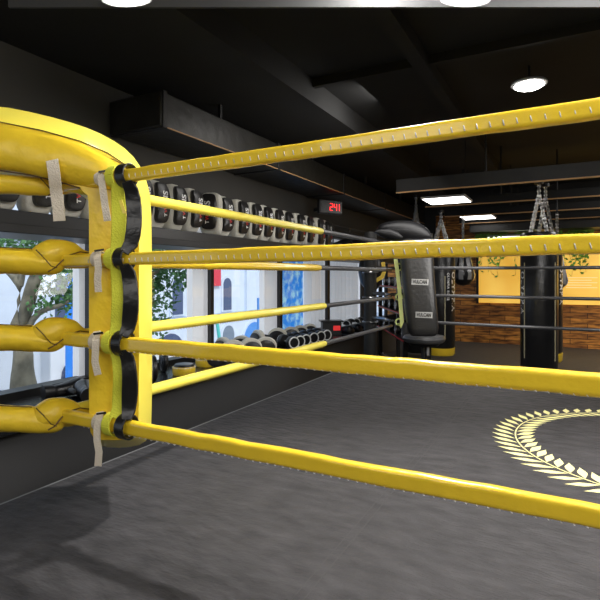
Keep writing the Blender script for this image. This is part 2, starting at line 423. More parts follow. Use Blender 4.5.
# ------------------------------------------------------------------ ring
RX0=-1.76; RX1=2.74; RY0=1.305; RY1=5.455
plat = thing('ring_platform','low boxing ring platform covered in charcoal canvas','boxing ring',(.4,3.3,FZ))
MB().box((-2.05,.55,-.02),(2.98,5.735,0)).build('canvas', CANV, plat, world=True, bevel=.008)
MB().box((-2.03,.57,FZ),(2.96,5.715,-.02)).build('platform_skirt', BLKM, plat, world=True)
mb = MB()
mb.box((-2.045,.56,.0003),(-2.036,5.77,.0018)); 
mb.build('edge_seam', mat('pale edge',(.17,.17,.17),.5), plat, world=True)
mb = MB()
mb.box((-.675,.56,.0003),(-.671,5.77,.0012)); mb.box((-.705,.56,.0003),(-.702,5.77,.0010))
mb.build('canvas_seam', mat('soft seam',(.042,.040,.041),.8), plat, world=True)
# laurel wreath print
mb = MB(); wc = Vector((.484,3.297,0)); R0=.772
def leaf(base, ang, L_, w_):
    d = Vector((math.cos(ang),math.sin(ang),0)); s_ = Vector((-d.y,d.x,0)); prof=[(0,.02),(.18,.22),(.36,.42),(.52,.5),(.68,.36),(.84,.15),(1,0)]
    up=[base+d*L_*a+s_*w_*b for a,b in prof]; lo=[base+d*L_*a-s_*w_*b for a,b in prof[:-1]]
    pts = up+lo[::-1]
    for q_ in pts: q_.z=.0016
    mb.add(pts,[tuple(range(len(pts)))])
N=30
for side in (1,-1):
    for k in range(N):
        a = -PI/2 - side*(.10 + (PI-.32)*k/(N-1))      # grow from the near end up both sides
        p = wc+Vector((math.cos(a),math.sin(a),0))*R0
        T = a - side*PI/2
        s1 = 1-.35*(k/(N-1))**3
        leaf(p+Vector((math.cos(a),math.sin(a),0))*.008, T+side*math.radians(52), .155*s1, .042)
        leaf(p-Vector((math.cos(a),math.sin(a),0))*.008, T-side*math.radians(48), .145*s1, .044)
    arc=[wc+Vector((math.cos(-PI/2-side*(.04+(PI-.25)*j/60)),math.sin(-PI/2-side*(.04+(PI-.25)*j/60)),0))*R0 for j in range(61)]
    vs=[];fs=[]
    for j,p in enumerate(arc):
        d=(p-wc).normalized(); 
        for s_ in (-.004,.004): q_=p+d*s_; q_.z=.0014; vs.append(q_)
    mb.add(vs,[(2*j,2*j+1,2*j+3,2*j+2) for j in range(60)])
wre = mb.build('laurel_wreath', WREA, plat, world=True, smooth=False); wre['label']='pale yellow laurel wreath printed on the canvas'

HN=[1.287,.990,.685,.388]; HFAR=[1.31,1.03,.737,.447]; RR=[.0238,.0232,.0272,.0262]
SLP=[.0107,.0084,.002,.0055]; HNR=[h+q*4.13 for h,q in zip(HN,SLP)]; HAB=[1.30,1.01,.70,.388]
ordn=['top','second','third','bottom']
def rope_shape(a): return 1.0
# near side ropes
LEFTX = RX0
for i in range(4):
    r=RR[i]; h=HN[i]
    t = thing('ring_rope','%s yellow laced rope crossing the front of the ring'%ordn[i],'rope',(RX0,RY0,h),0,'front ring ropes')
    pts=[]; rad=[]
    NP=70
    for k in range(NP+1):
        x=lerp(RX0-.02,RX1-.02,k/NP); sag=-.006*math.sin(PI*k/NP)
        wob = random.uniform(-.0012,.0012)
        pts.append((x,RY0+wob,h+SLP[i]*(x+1.39)+sag+wob)); rad.append(r*(1+random.uniform(-.03,.03)))
    def shp(a,i=i):
        # folded flap hangs at the lower front
        c_=math.cos(a); f_=.66
        return min(1.0, f_/c_) if c_>0 else 1.0
    MB().tube(pts,rad,32,shape=shp).build('rope_cover', YEL, t, world=True)
    MB().tube([(RX0-.05,RY0,h),(RX1+.02,RY0,HNR[i])],.012,8).build('rope_core', BLKR, t, world=True)
    # lacing
    path=[]; st_=.030 if i<2 else .026; n=int((RX1-RX0)/st_)
    ang = {0:math.radians(200),1:math.radians(188),2:math.radians(262),3:math.radians(258)}[i]
    for k in range(6,n-2):
        x=RX0+st_*k; y=RY0-r*.675; z=h+SLP[i]*(x+1.39)-.006*math.sin(PI*(x-RX0)/(RX1-RX0))-(r*.22 if i<2 else r*.84)
        tv=Vector((0,0,1)); c=Vector((x,y,z)); nr=Vector((0,-1,0))
        L_=.0062 if i<2 else .0014
        dx=Vector((.0015,0,0)); path+=[c-tv*L_+dx-nr*.007,c-tv*L_+dx,c+nr*.0014,c+tv*L_-dx,c+tv*L_-dx-nr*.007]
    MB().tube(path,.0016 if i<2 else .0010,5).build('lacing', STITCH, t, world=True)
# side ropes, left side of the ring
for i in range(4):
    h0,h1=HN[i],HAB[i]; hh=lambda y:lerp(h0,h1,(y-RY0)/(RY1-RY0))
    t = thing('ring_rope','%s rope of the window side, yellow sleeve ending in bare black rope'%ordn[i],'rope',(RX0,RY0,h0),0,'window side ring ropes')
    ye=[3.66,3.62,3.72,3.72][i]
    pts=[]; rad=[]
    for k in range(41):
        y=lerp(RY0,ye,k/40); pts.append((RX0+random.uniform(-.0008,.0008),y,hh(y))); rad.append(.0265*(1+random.uniform(-.02,.02)))
    rad[-1]*=.85
    MB().tube(pts,rad,16).build('rope_cover', YELB if i!=1 else YEL, t, world=True)
    MB().tube([(RX0,RY0+.02,hh(RY0)),(RX0,RY1,h1)],.0195,12).build('rope_core', BLKR, t, world=True)
    mb=MB()
    for k in range(30,int((ye-RY0)/.022)):
        y=RY0+.022*k; c=Vector((RX0+.012,y,hh(y)-.0255)); mb.tube([c+Vector((0,-.001,.003)),c,c+Vector((0,.001,-.004))],.0014,5)
    mb.build('lacing', mat('ochre stitch',(.45,.30,.02),.6), t, world=True)
# far ropes
for i in range(4):
    t = thing('ring_rope','%s bare black rope across the far side of the ring'%ordn[i],'rope',(RX0,RY1,HFAR[i]),0,'far ring ropes')
    MB().tube([(lerp(RX0+.0,RX1,k/20),RY1,HFAR[i]-.012*math.sin(PI*k/20)) for k in range(21)],.0165,12).build('rope_core', BLKR, t, world=True)
    for x in (RX0+.12,RX1-.1): MB().tube([(x-.06,RY1,HFAR[i]),(x+.06,RY1,HFAR[i])],.021,10).build('end_sleeve', BLKV, t, world=True)
# right side ropes (run out of the picture)
for i in range(4):
    t = thing('ring_rope','%s black rope of the right side of the ring'%ordn[i],'rope',(RX1,RY0,HN[i]),0,'right side ring ropes')
    MB().tube([(RX1,RY0,HNR[i]),(RX1,RY1,HFAR[i])],.017,12).build('rope_core', BLKR, t, world=True)
# corner posts
POSTM = mat('post black', (.010,.010,.010), .65)
def post(x,y,label,top=1.45,m=POSTM,r=.06):
    t = thing('ring_post',label,'post',(x,y,FZ))
    MB().lathe([(.001,0),(r,0),(r,top-FZ),(r*.8,top-FZ+.03),(.001,top-FZ+.035)],n=24).build('post_tube', m, t)
    MB().box((-.10,-.10,0),(.10,.10,.02)).build('base_plate', m, t, bevel=.004)
    for h in HN: MB().torus((0,0,h-FZ),r+.012,.01,(0,0,1),20,6).build('collar', STEEL, t)
    return t
D=.39
post(RX0-D,RY0-D,'black ring post behind the near yellow corner pad')
post(RX0-D,RY1+D,'black padded ring post behind the far black corner pad', r=.078)
post(RX1+D,RY0-D,'black ring post at the near right corner')
post(RX1+D,RY1+D,'black ring post at the far right corner')
# turnbuckles at the corners
def buckle(cx,cy,dx,dy,i,h,label):
    t = thing('turnbuckle',label,'turnbuckle',(cx,cy,h))
    a=Vector((cx,cy,h)); b=Vector((cx+dx*(D-.05),cy+dy*(D-.05),h)); 
    MB().tube([a,b],.014,10).build('threaded_rod', STEEL, t, world=True)
    MB().tube([a.lerp(b,.25),a.lerp(b,.75)],.024,6).build('barrel', STEEL, t, world=True)
    MB().torus(a,.03,.008,(0,0,1)).build('eye', STEEL, t, world=True)
for i in range(4):
    buckle(RX0,RY1,-1,1,i,HFAR[i],'%s steel turnbuckle at the far window side corner'%ordn[i])
    buckle(RX1,RY1,1,1,i,HFAR[i],'%s steel turnbuckle at the far right corner'%ordn[i])
    buckle(RX1,RY0,1,-1,i,HNR[i],'%s steel turnbuckle at the near right corner'%ordn[i])
# padded yellow sleeves over the near turnbuckles
def sleeve(i):
    yc=HY+(CH-HN[i])/1.95*F           # image height of the rope near the corner
    e = {0:1,1:0,2:-2,3:2}[i]
    base=W(30,yc,1.97); t=thing('turnbuckle_sleeve','puffy yellow vinyl sleeve wrapped over the %s turnbuckle, left of the corner pad'%ordn[i],'rope pad',base)
    # hidden turnbuckle rod inside reaches the post
    MB().tube([W(60,yc,1.98),Vector((RX0-D+.04,RY0-D+.04,HN[i]))],.016,8).build('threaded_rod', STEEL, t, world=True)
    P=[(-75,yc+e,1.88),(-40,yc+e,1.90),(-5,yc+e,1.925),(12,yc+e+1,1.935),(28,yc+e+1,1.945),(42,yc+3+e,1.955),(54,yc+6+e,1.965),(66,yc+7+e,1.985)]
    k_ = [.050,.052,.052,.053,.053,.048,.036,.018]
    if i==0: k_=[q*.72 for q in k_]
    def shp(a): return 1+.035*math.sin(3*a+i)
    MB().tube([W(*p) for p in P],k_,22,shape=shp).build('roll', YELP, t, world=True, sub=1)
    if i==0: B=[(30,yc+6,1.99),(48,yc+3,2.0),(64,yc+1,2.03),(78,yc+1,2.06),(98,yc+2,2.10)]; rb=[.026,.040,.042,.034,.024]
    else:
        B=[(30,yc+5+e,1.955),(40,yc-1+e,1.96),(50,yc-5+e,1.975),(62,yc-6+e,2.01),(74,yc-3+e,2.045),(84,yc,2.07),(100,yc+1,2.11)]; rb=[.034,.055,.061,.062,.050,.036,.026]
    MB().tube([W(*p) for p in B],rb,22,shape=lambda a:1+.05*math.sin(2*a+.6*i)).build('twisted_end', YELP, t, world=True, sub=1)
    # flap edge piping of the wrap; dark tubes also paint its crease shade
    z1=1.925
    mb=MB()
    mb.tube([W(48,yc+12+e,1.915),W(55,yc+8+e,1.925),W(62,yc+1,1.945),W(70,yc-5,1.965),W(80,yc-8,1.99),W(89,yc-7,2.02)],.0028,6)
    mb.tube([W(36,yc-10+e,1.90),W(43,yc-3+e,1.89),W(51,yc+6+e,1.915),W(57,yc+8+e,1.93)],.0022,6)
    if i>0:
        mb.tube([W(-60,yc-12.5+e,1.865),W(0,yc-12.5+e,1.895),W(32,yc-11+e,1.915)],.0022,6)
    mb.build('piping', DSEAM, t, world=True)
for i in range(4): sleeve(i)

# big near corner pad -------------------------------------------------
CLOUD=bpy.data.textures.new('wrinkle','CLOUDS'); CLOUD.noise_scale=.09; CLOUD.noise_depth=2
def wrinkle(o,st,scale=None):
    d=o.modifiers.new('wrinkle','DISPLACE'); d.texture=CLOUD; d.strength=st; d.mid_level=.5; d.texture_coords='LOCAL'
    return o
for o_ in list(COL.objects):
    if o_.name.startswith(('roll','twisted_end')):
        o_.modifiers['sub'].levels=2; o_.modifiers['sub'].render_levels=2; wrinkle(o_,.016)
def smooth_poly(P, it=1):
    for _ in range(it):
        Q=[]
        for a,b in zip(P,P[1:]+P[:1]):
            Q+= [(.75*a[0]+.25*b[0],.75*a[1]+.25*b[1]),(.25*a[0]+.75*b[0],.25*a[1]+.75*b[1])]
        P=Q
    return P
inn=[(-85,118),(0,122),(40,130),(80,141),(108,153),(126,165),(136,181),(139,200),(139,260),(139,340),(139,400),(138,430),(133,438),(120,440),(100,440),(91,436),(89,420),(89,340),(89,260),(89,205),(87,192),(60,181),(30,174),(0,169),(-85,163)]
out=[(-85,100),(0,106),(40,114),(80,125),(108,137),(130,152),(144,172),(151,198),(152,260),(152,340),(152,400),(151,432),(144,444),(124,448),(102,447),(94,441),(91.5,420),(91.5,340),(91.5,260),(91.5,203),(89,188),(60,177),(30,170),(0,165),(-85,159)]
inn=smooth_poly(inn); out=smooth_poly(out)
z0,z1,z2=1.895,2.02,2.24
cen=lambda P,s_:[((p[0]-115)*s_+115 if p[1]>195 else p[0], p[1]) for p in P]
ra=[W(p[0],p[1],z0) for p in inn]
rb=[W(p[0],p[1],z1) for p in out]
vec = WXZ(-.105,.24)  # run backwards
rc=[q_+Vector((vec.x,vec.y,0)) for q_ in rb]
cp = thing('corner_pad','large yellow padded corner cushion with an arched top, on the near ring ropes','corner pad',W(118,440,2.0))
mb=MB(); n=len(ra)
# puffed front: inner insets bulging towards the viewer
rings=[ra,rb,rc]
mb.loft(rings,cap=False)
body=mb.build('cushion_body', YELB, cp, world=True, ang=55)  # brighter yellow than the front paints the light on rim and side
# front and back skins
def skin(ring, nm, m):
    mm=MB().add(ring,[tuple(range(len(ring)))]); return mm.build(nm,m,cp,world=True,smooth=False)
sk=skin([q_ for q_ in ra],'front_panel',YELP)
skin(rc,'back_panel',YELP)
# quilting seam of the arch, fold lines
mb=MB()
mb.tube([W(-60,117,1.93),W(0,122,1.89),W(40,130,1.888),W(80,141,1.888),W(108,153,1.888),W(125,164.5,1.888)],.0022,6)
mb.tube([W(125,165,1.885),W(112,159,1.886),W(90,154,1.888)],.0015,5)
mb.tube([W(-60,165,1.888),W(0,170.5,1.888),W(30,175,1.888),W(60,182,1.888),(W(80,188,1.888))],.003,6)
mb.build('seam', DSEAM, cp, world=True)
# arch top puff
pf=[]
def puff():
    mb=MB(); xs=[-80,-40,0,30,55,80,100,118,128]
    top={-80:117,-40:119,0:123,30:129,55:135,80:142,100:151,118:161.5,128:170}; bot={-80:162,-40:165,0:169,30:173.5,55:179,80:186,100:189,118:190,128:186}
    rings=[]
    for x in xs:
        a,b=top[x],bot[x]; r_=[]
        for k in range(13):
            t_=k/12; bul=math.sin(PI*t_)**.6*(.05 if x<110 else (.03 if x<125 else .008))
            r_.append(W(x,lerp(a,b,t_),1.893-bul+.006*math.sin(x*.21+t_*5)))
        rings.append(r_)
    base=[v for r_ in rings for v in r_]; fs=[]
    for i in range(len(xs)-1):
        for k in range(12): fs.append((i*13+k,i*13+k+1,(i+1)*13+k+1,(i+1)*13+k))
    mb.add(base,fs); return wrinkle(mb.build('arch_front', YELP, cp, world=True, ang=80, sub=2),.012)
puff()
# velcro straps holding it to the ropes
def strap(pts, w_, th=.0035, name='strap'):
    o=MB().ribbon([W(*p) for p in pts], w_, (CA,SA,0), th).build(name, CREAM, cp, world=True); return o
RZ=1.80
def rz_at(px): return RY0/(SA*(px-CX)/F+CA)
def loopstrap(px, ry, tail, w_=.026):
    z=rz_at(px); i=min(range(4),key=lambda k:abs(HY+(CH-HN[k])/z*F-ry)); r=RR[i]*1.0+.006
    c=W(px,HY+(CH-HN[i])/z*F,z); 
    # loop round the rope
    mb=MB(); vs=[]
    pts=[]
    for k in range(17):
        a=math.radians(-60+ k*300/16); pts.append(c+Vector((0,math.cos(a)*r,math.sin(a)*r)))
    o=mb.ribbon(pts,w_,(1,0,0),.003)
    top=c+Vector((0,-r*.2,r))
    zf=z-r*1.25
    tp=[W(px-1,(HY-(top.z-CH)/z*F)-1.0,z-.004),W(px-2.0,ry-5,zf)]+[W(a,b,zf-.004+.003*math.sin(b)) for a,b in tail]
    mb.ribbon(tp,w_*.98,(CA,SA,0),.003)
    o=mb.build('strap',CREAM,cp,world=True)
    bk=MB().ribbon([W(px-4.5,ry-11.0,z-r-.004),W(px+5,ry-12.5,z-r-.004)],.007,(0,0,1),.004).build('buckle',BLKM,o,world=True)
    return o
loopstrap(103,183,[(103,190),(105,205),(107.5,221)])
loopstrap(99,262,[(98.5,268),(97.5,280),(98.5,292)])
loopstrap(98,345,[(95.5,350),(95,362),(98,375)])
loopstrap(101,425,[(97,428),(97,440),(99,452),(98,466)])
o=MB().ribbon([W(52,160,1.838),W(54,172,1.832),W(55.5,186,1.86),W(56,190,1.87),W(57,198,1.875),W(58.5,208,1.875),W(59.5,221,1.878)],.044,(CA,SA,0),.004).build('strap',CREAM,cp,world=True)
# lime webbing and black leather rope spacers
def spacer(name,label,cat,m,px_at,px_mid,wb,wm,zoff,ends,lower):
    t=thing(name,label,cat,(RX0+.3,RY0,.3))
    for i in range(4):
        px=px_at[i]; z=rz_at(px); r=RR[i]+.0055+zoff; c=W(px,HY+(CH-HN[i])/z*F,z)
        pts=[c+Vector((0,math.cos(math.radians(a))*r*1.0,math.sin(math.radians(a))*r*1.12)) for a in range(-180,181,20)]
        MB().ribbon(pts,wb,(1,0,0),.006).build('rope_loop',m,t,world=True,bevel=.002)
    for i in range(3):
        pa,pb=px_at[i],px_at[i+1]; za,zb=rz_at(pa),rz_at(pb)
        ya=HY+(CH-HN[i])/za*F+RR[i]/za*F*.85; yb_=HY+(CH-HN[i+1])/zb*F-RR[i+1]/zb*F*.85
        mx=px_mid[i]; pts=[]; wd=[]
        for k in range(9):
            tt=k/8; bl=math.sin(PI*tt)**.5
            pts.append(W(lerp(lerp(pa,pb,tt),mx,bl), lerp(ya,yb_,tt), lerp(za,zb,tt)-.012+.012*math.sin(tt*7+i)*bl - .014*(1-bl)))
            wd.append(lerp(wb*.8,wm,bl)*(1+.04*math.sin(9*tt+i)))
        mb=MB().ribbon(pts,wd,(CA,SA,0),.014 if m is BLKV else .006); mb.build('strip',m,t,world=True,bevel=.0025,ang=80)
    if lower: pass
    return t
spacer('webbing_tie','lime yellow webbing tie knotted down the front of the yellow corner pad','tie',LIME,[116,114.5,113,113],[119,119,120.5],.040,.054,.004,None,False)
spacer('leather_tie','black leather tie looped around all four ropes beside the lime webbing','tie',BLKV,[126.5,124.5,123.5,126.5],[134.5,131,130],.044,.054,.006,None,False)
MB().ribbon([W(120.5,200,1.82),W(125,215,1.825),W(127,232,1.82),W(124,248,1.815)],.012,(CA,SA,0),.004).build('strap_edge', YELB, cp, world=True)

# far black corner pad ---------------------------------------------------
fp=thing('corner_pad','black and charcoal corner cushion with a rounded hood at the far ring corner','corner pad',W(418,336,5.3))
mb=MB(); rings=[]
for py,a,b in ((234,399,432),(250,399.5,432.5),(280,402,434),(310,405,436.5),(328,407.5,438),(333,409,437),(335.5,411,434.5)):
    zc=5.35; c0=W(a,py,zc); c1=W(b,py,zc); mid=(c0+c1)/2; hw=(c1-c0).length/2; dd=(c1-c0).normalized(); nn=Vector((-SA,CA,0))
    th=.085 if py<335 else .06
    r_=[]
    for k in range(24):
        al=2*PI*k/24; ca,sa_=math.cos(al),math.sin(al)
        r_.append(mid+dd*hw*math.copysign(abs(ca)**.55,ca)+nn*th*math.copysign(abs(sa_)**.6,sa_))
    rings.append(r_)
mb.loft(rings); mb.build('cushion_body', GREYP, fp, world=True, ang=60)
mb=MB(); rings=[]
for px,a,b in ((376.5,229,231),(378,225,235),(384,222.5,238.5),(394,220.5,241),(406,220,243.5),(416,221.5,244),(424,226,243),(428,231,242),(429.5,235.5,239)):
    zc=5.38; c0=W(px,a,zc); c1=W(px,b,zc); mid=(c0+c1)/2; hh_=(c0-c1).length/2; nn=Vector((-SA,CA,0))
    rings.append([mid+Vector((0,0,1))*hh_*math.sin(2*PI*k/20)+nn*(.05+.5*min(hh_,.2)+.05)*math.cos(2*PI*k/20) for k in range(20)])
mb.loft(rings); mb.build('hood', HOODM, fp, world=True, ang=70, sub=1)
mb=MB(); rings=[]
for px,a,b in ((375,231,233),(380,229,236),(390,229,239),(398,232,241),(402,236,240)):
    c0=W(px,a,5.22); c1=W(px,b,5.22); mid=(c0+c1)/2; hh_=(c0-c1).length/2
    rings.append([mid+Vector((0,0,1))*hh_*math.sin(2*PI*k/12)+Vector((-SA,CA,0))*.04*math.cos(2*PI*k/12) for k in range(12)])
mb.loft(rings); mb.build('hood_flap', HOODM, fp, world=True, ang=70)
def flat_text(txt,size,c,parent,m,name,yaw,pitch=0.,roll=0.,ext=.0008,sx=1.):
    mb=text_mb(txt,size,ext=ext); M=Matrix.Translation(c)@Matrix.Rotation(yaw,4,'Z')@Matrix.Rotation(PI/2+pitch,4,'X')@Matrix.Rotation(roll,4,'Z')@Matrix.Diagonal((sx,1,1,1))
    mb.xf(M); return mb.build(name,m,parent,world=True,smooth=False)
yawc=math.atan2(SA,CA)
LBL=mat('label grey',(.30,.30,.29),.5)
for (px,py) in ((420,282),(424,315)):
    flat_text('VULCAN',.052,W(px,py,5.256),fp,PADB,'label_text',yawc,roll=-.04,sx=.72)
    MB().ribbon([W(px-8.5,py-.3,5.262),W(px+8.5,py+.3,5.262)],.062,(0,0,1),.002).build('label_plate',LBL,fp,world=True)
lt=thing('webbing_tie','bright lime webbing tie hanging beside the far black corner pad','tie',W(396,330,5.4))
PALE=mat('pale lime webbing',(.85,.92,.35),.7)
lp=[(392,236),(394,250),(396,262),(398,276),(399.5,290),(400.5,305),(402,322),(400,327),(397.5,324)]
MB().ribbon([W(a,b,5.40+.02*(k%2)) for k,(a,b) in enumerate(lp)],.042,(CA,SA,0),.006).build('strip',PALE,lt,world=True)
for py in (267,297,322): MB().torus(W(399,py,5.45),.035,.010,(0,1,0)).build('rope_loop',PALE,lt,world=True)

# ------------------------------------------------------------------ kick pads on the shelf
def rrect(w,h,n=6,e=.5):
    pts=[]
    for k in range(4*n):
        a=2*PI*(k+.5)/(4*n); ca,sa=math.cos(a),math.sin(a)
        pts.append((w/2*math.copysign(abs(ca)**e,ca), h/2*math.copysign(abs(sa)**e,sa)))
    return pts
def make_kick_pad():
    t=thing('kick_pad','x','kick pad')
    # faces local +Y... (front normal -Y), stands on z=0
    def body(w,h,y0,y1,bend,puffy,zc):
        mb=MB(); rings=[]
        for f,s_ in ((0,.86),(.18,1.0),(.75,1.0),(1,.86)):
            y=lerp(y0,y1,f); rings.append([Vector((x*s_, y - bend*((z/(h/2))**2)*-1, z*s_+zc)) for x,z in rrect(w,h,7,.5)])
        mb.loft(rings); return mb
    body(.215,.42,-.03,.105,.03,0,.212).build('cream_shell', PADC, t, ang=60)
    body(.160,.345,-.080,-.025,.03,0,.228).build('black_face', PADB, t, ang=60)
    mb=text_mb('T',.05); mb.xf(Matrix.Translation((0,-.085,.12))@Matrix.Rotation(PI/2,4,'X')@Matrix.Rotation(PI/2,4,'Z')); mb.build('logo_letter',WHT,t,smooth=False)
    mb=text_mb('W',.05); mb.xf(Matrix.Translation((0,-.0835,.166))@Matrix.Rotation(PI/2,4,'X')@Matrix.Rotation(PI/2,4,'Z')); mb.build('logo_letter',RED,t,smooth=False)
    mb=text_mb('INS',.085); mb.xf(Matrix.Translation((0,-.0835,.262))@Matrix.Rotation(PI/2,4,'X')@Matrix.Rotation(PI/2,4,'Z')); mb.build('logo_text',WHT,t,smooth=False)
    for sx in (-.05,.05): MB().tube([(sx,.085,.30),(sx,.13,.28),(sx,.13,.2),(sx,.085,.18)],.012,8).build('handle',PADB,t)
    return t
kp=make_kick_pad()
KY=[1.64,1.90,2.15,2.385,2.61,2.83,3.03,3.25,3.47,3.70,3.94,4.19,4.46,4.71,4.96,5.22,5.47,5.75,6.04,6.34,6.62]
descr=['leftmost kick pad, half cut off by the photo edge','kick pad just right of the one cut off at the left edge','kick pad seen right behind the widest cream strap','kick pad above the shelf, immediately left of the corner pad','kick pad mostly hidden behind the corner pad','kick pad hidden behind the corner pad and black tie','kick pad hidden behind the right edge of the corner pad']
ords=['first','second','third','fourth','fifth','sixth','seventh','eighth','ninth','tenth','eleventh','twelfth','thirteenth','fourteenth']
for i,y in enumerate(KY):
    o=kp if i==0 else copy_tree(kp)
    o.location=(-3.10+random.uniform(-.015,.015),y,1.336)
    o.rotation_euler=(0,0,PI/2+math.radians(2)+random.uniform(-.06,.06) if i!=10 else PI/2-1.2)
    if i<7: o['label']='black and cream '+descr[i]
    elif i==10: o['label']='kick pad turned sideways showing its cream edge, fourth right of the corner pad'
    else: o['label']='black and cream kick pad, %s one right of the yellow corner pad'%ords[i-7]
    o['group']='kick pads in a row on the wall shelf'

# timer -----------------------------------------------------------------
tc=W(330,207,7.55); tyaw=yawc+.55
tm=thing('round_timer','black digital wall timer showing red 241 above the end of the kick pads','timer',tc-Vector((0,0,.11)),tyaw)
MB().box((-.21,-.03,0),(.21,.03,.21)).build('case', BLKM, tm, bevel=.008)
MB().box((-.20,-.036,.01),(.20,-.030,.20)).build('bezel', mat('bezel grey',(.04,.04,.04),.4), tm, bevel=.002)
MB().box((-.188,-.040,.022),(.188,-.036,.188)).build('screen', BLKSH, tm)
SEG={'2':'abged','4':'fgbc','1':'bc'}
def digit(ch,x,mb,w=.045,h=.10):
    z=.055; y=-.044; s={'a':((0,h),(w,h)),'b':((w,h),(w,h/2)),'c':((w,h/2),(w,0)),'d':((0,0),(w,0)),'e':((0,h/2),(0,0)),'f':((0,h),(0,h/2)),'g':((0,h/2),(w,h/2))}
    for k in SEG[ch]:
        (a,b),(c,d)=s[k]; mb.tube([(x+a,y,z+b),(x+c,y,z+d)],.0055,6)
for ch_,x_ in (('2',-.03),('4',.045),('1',.095)):
    mb=MB(); digit(ch_,x_,mb); mb.build('digit',REDL,tm)
MB().box((-.16,.03,.05),(.16,.20,.10)).build('wall_bracket',BLKM,tm)

# shelf things beyond the kick pads
def blob(name,label,cat,c,rx,ry,rz_,m,m2,rzot=0,group=None):
    t=thing(name,label,cat,c,rzot,group)
    mb=MB(); mb.sphere((0,0,rz_),1,18,10,(rx,ry,rz_)); mb.build('shell',m,t)
    return t
def glove(label,loc,rz,m,cuff,s=1.,group=None):
    t=thing('boxing_glove',label,'boxing glove',loc,rz,group)
    mb=MB(); rings=[]
    for x,w,h,zc in ((-.13,.045,.045,.055),(-.10,.05,.048,.055),(-.05,.055,.052,.056),(0,.068,.06,.063),(.05,.078,.068,.070),(.09,.078,.066,.066),(.12,.062,.05,.052),(.135,.03,.025,.04)):
        rings.append([Vector((x,w*math.cos(2*PI*k/16),max(0.0,zc+h*math.sin(2*PI*k/16))))*s for k in range(16)])
    mb.loft(rings); mb.build('fist',m,t,sub=1)
    MB().tube([Vector(p)*s for p in ((-.03,.055,.05),(.02,.088,.06),(.065,.10,.055),(.09,.095,.05))],[.02*s,.028*s,.028*s,.014*s],10).build('thumb',m,t,sub=1)
    MB().tube([Vector(p)*s for p in ((-.19,0,.055),(-.15,0,.055),(-.12,0,.055))],[.056*s,.054*s,.048*s],16).build('cuff',cuff,t)
    return t
G2='gloves and pads beyond the kick pad row'
x,y,z=onX(342,-3.15); glove('black glove with silver cuff at the end of the kick pad row',(x,y,1.336),-.4,BLKV,CHROME,1.5,G2)
x,y,z=onX(352,-3.15); glove('black glove on the shelf under the guard rail, left of the far corner pad hood',(x,y,1.336),-.2,BAGM,WHT,1.7,G2)
x,y,z=onX(366,-3.15); glove('black glove on the shelf partly hidden by the far corner pad hood',(x,y,1.336),.1,BLKV,CHROME,1.9,G2)

# bench things ----------------------------------------------------------
LZ=.031
x,y,z=onX(70,-3.32); glove('black boxing glove on the bench, left of the yellow corner pad',(x,y,LZ),PI/2-.3,BLKV,BLKM,1.0,'boxing gloves on the window bench')
x,y,z=onX(85,-3.16); glove('black boxing glove on the bench, touching the corner pad outline',(x,y,LZ),2.6,BLKV,BLKM,1.0,'boxing gloves on the window bench')
x,y,z=onX(67,-3.38); 
def wheel(name,label,cat,px,X,r,th,m,rim,tilt=0,group=None,stand=True):
    x,y,z=onX(px,X); t=thing(name,label,cat,(x,y,LZ),-.6,group)
    MB().lathe([(.001,-th/2),(r*.9,-th/2),(r,-th*.3),(r,th*.3),(r*.9,th/2),(.001,th/2)],(0,0,r),24,'Y').build('disc',m,t)
    MB().torus((0,-th/2,r),r*.86,r*.07,(0,1,0),24,6).build('rim',rim,t)
    MB().torus((0,-th/2,r),r*.30,r*.06,(0,1,0),16,6).build('hub_ring',rim,t)
    return t
wheel('weight_plate','black weight plate with pale rim on the bench just right of the corner pad','weight plate',153,-3.15,.115,.04,BLKM,CHROME)
wheel('weight_plate','black weight plate standing behind the pale rimmed plate near the corner pad','weight plate',164,-3.4,.11,.04,BLKM,BLKV)
def round_pad(px,X,r,label):
    x,y,z=onX(px,X); t=thing('focus_pad',label,'focus pad',(x,y,LZ),.3,'round yellow edged focus pads')
    MB().lathe([(.001,0),(r*.93,0),(r,.015),(r,.065),(r*.95,.075),(.001,.075)],(0,0,.0),28).build('yellow_edge',YEL,t)
    MB().lathe([(.001,.075),(r*.9,.075),(r*.8,.095),(.001,.10)],(0,0,0),28).build('black_face',BLKV,t)
    mb=MB()
    for k in range(40):
        a=2*PI*k/40; mb.sphere((r*.985*math.cos(a),r*.985*math.sin(a),.068),.005,6,4)
    mb.build('edge_stitch',STITCH,t)
round_pad(184,-3.15,.105,'yellow edged round focus pad on the bench, the left one of two')
round_pad(207,-3.25,.115,'yellow edged round focus pad on the bench, the right one of two')
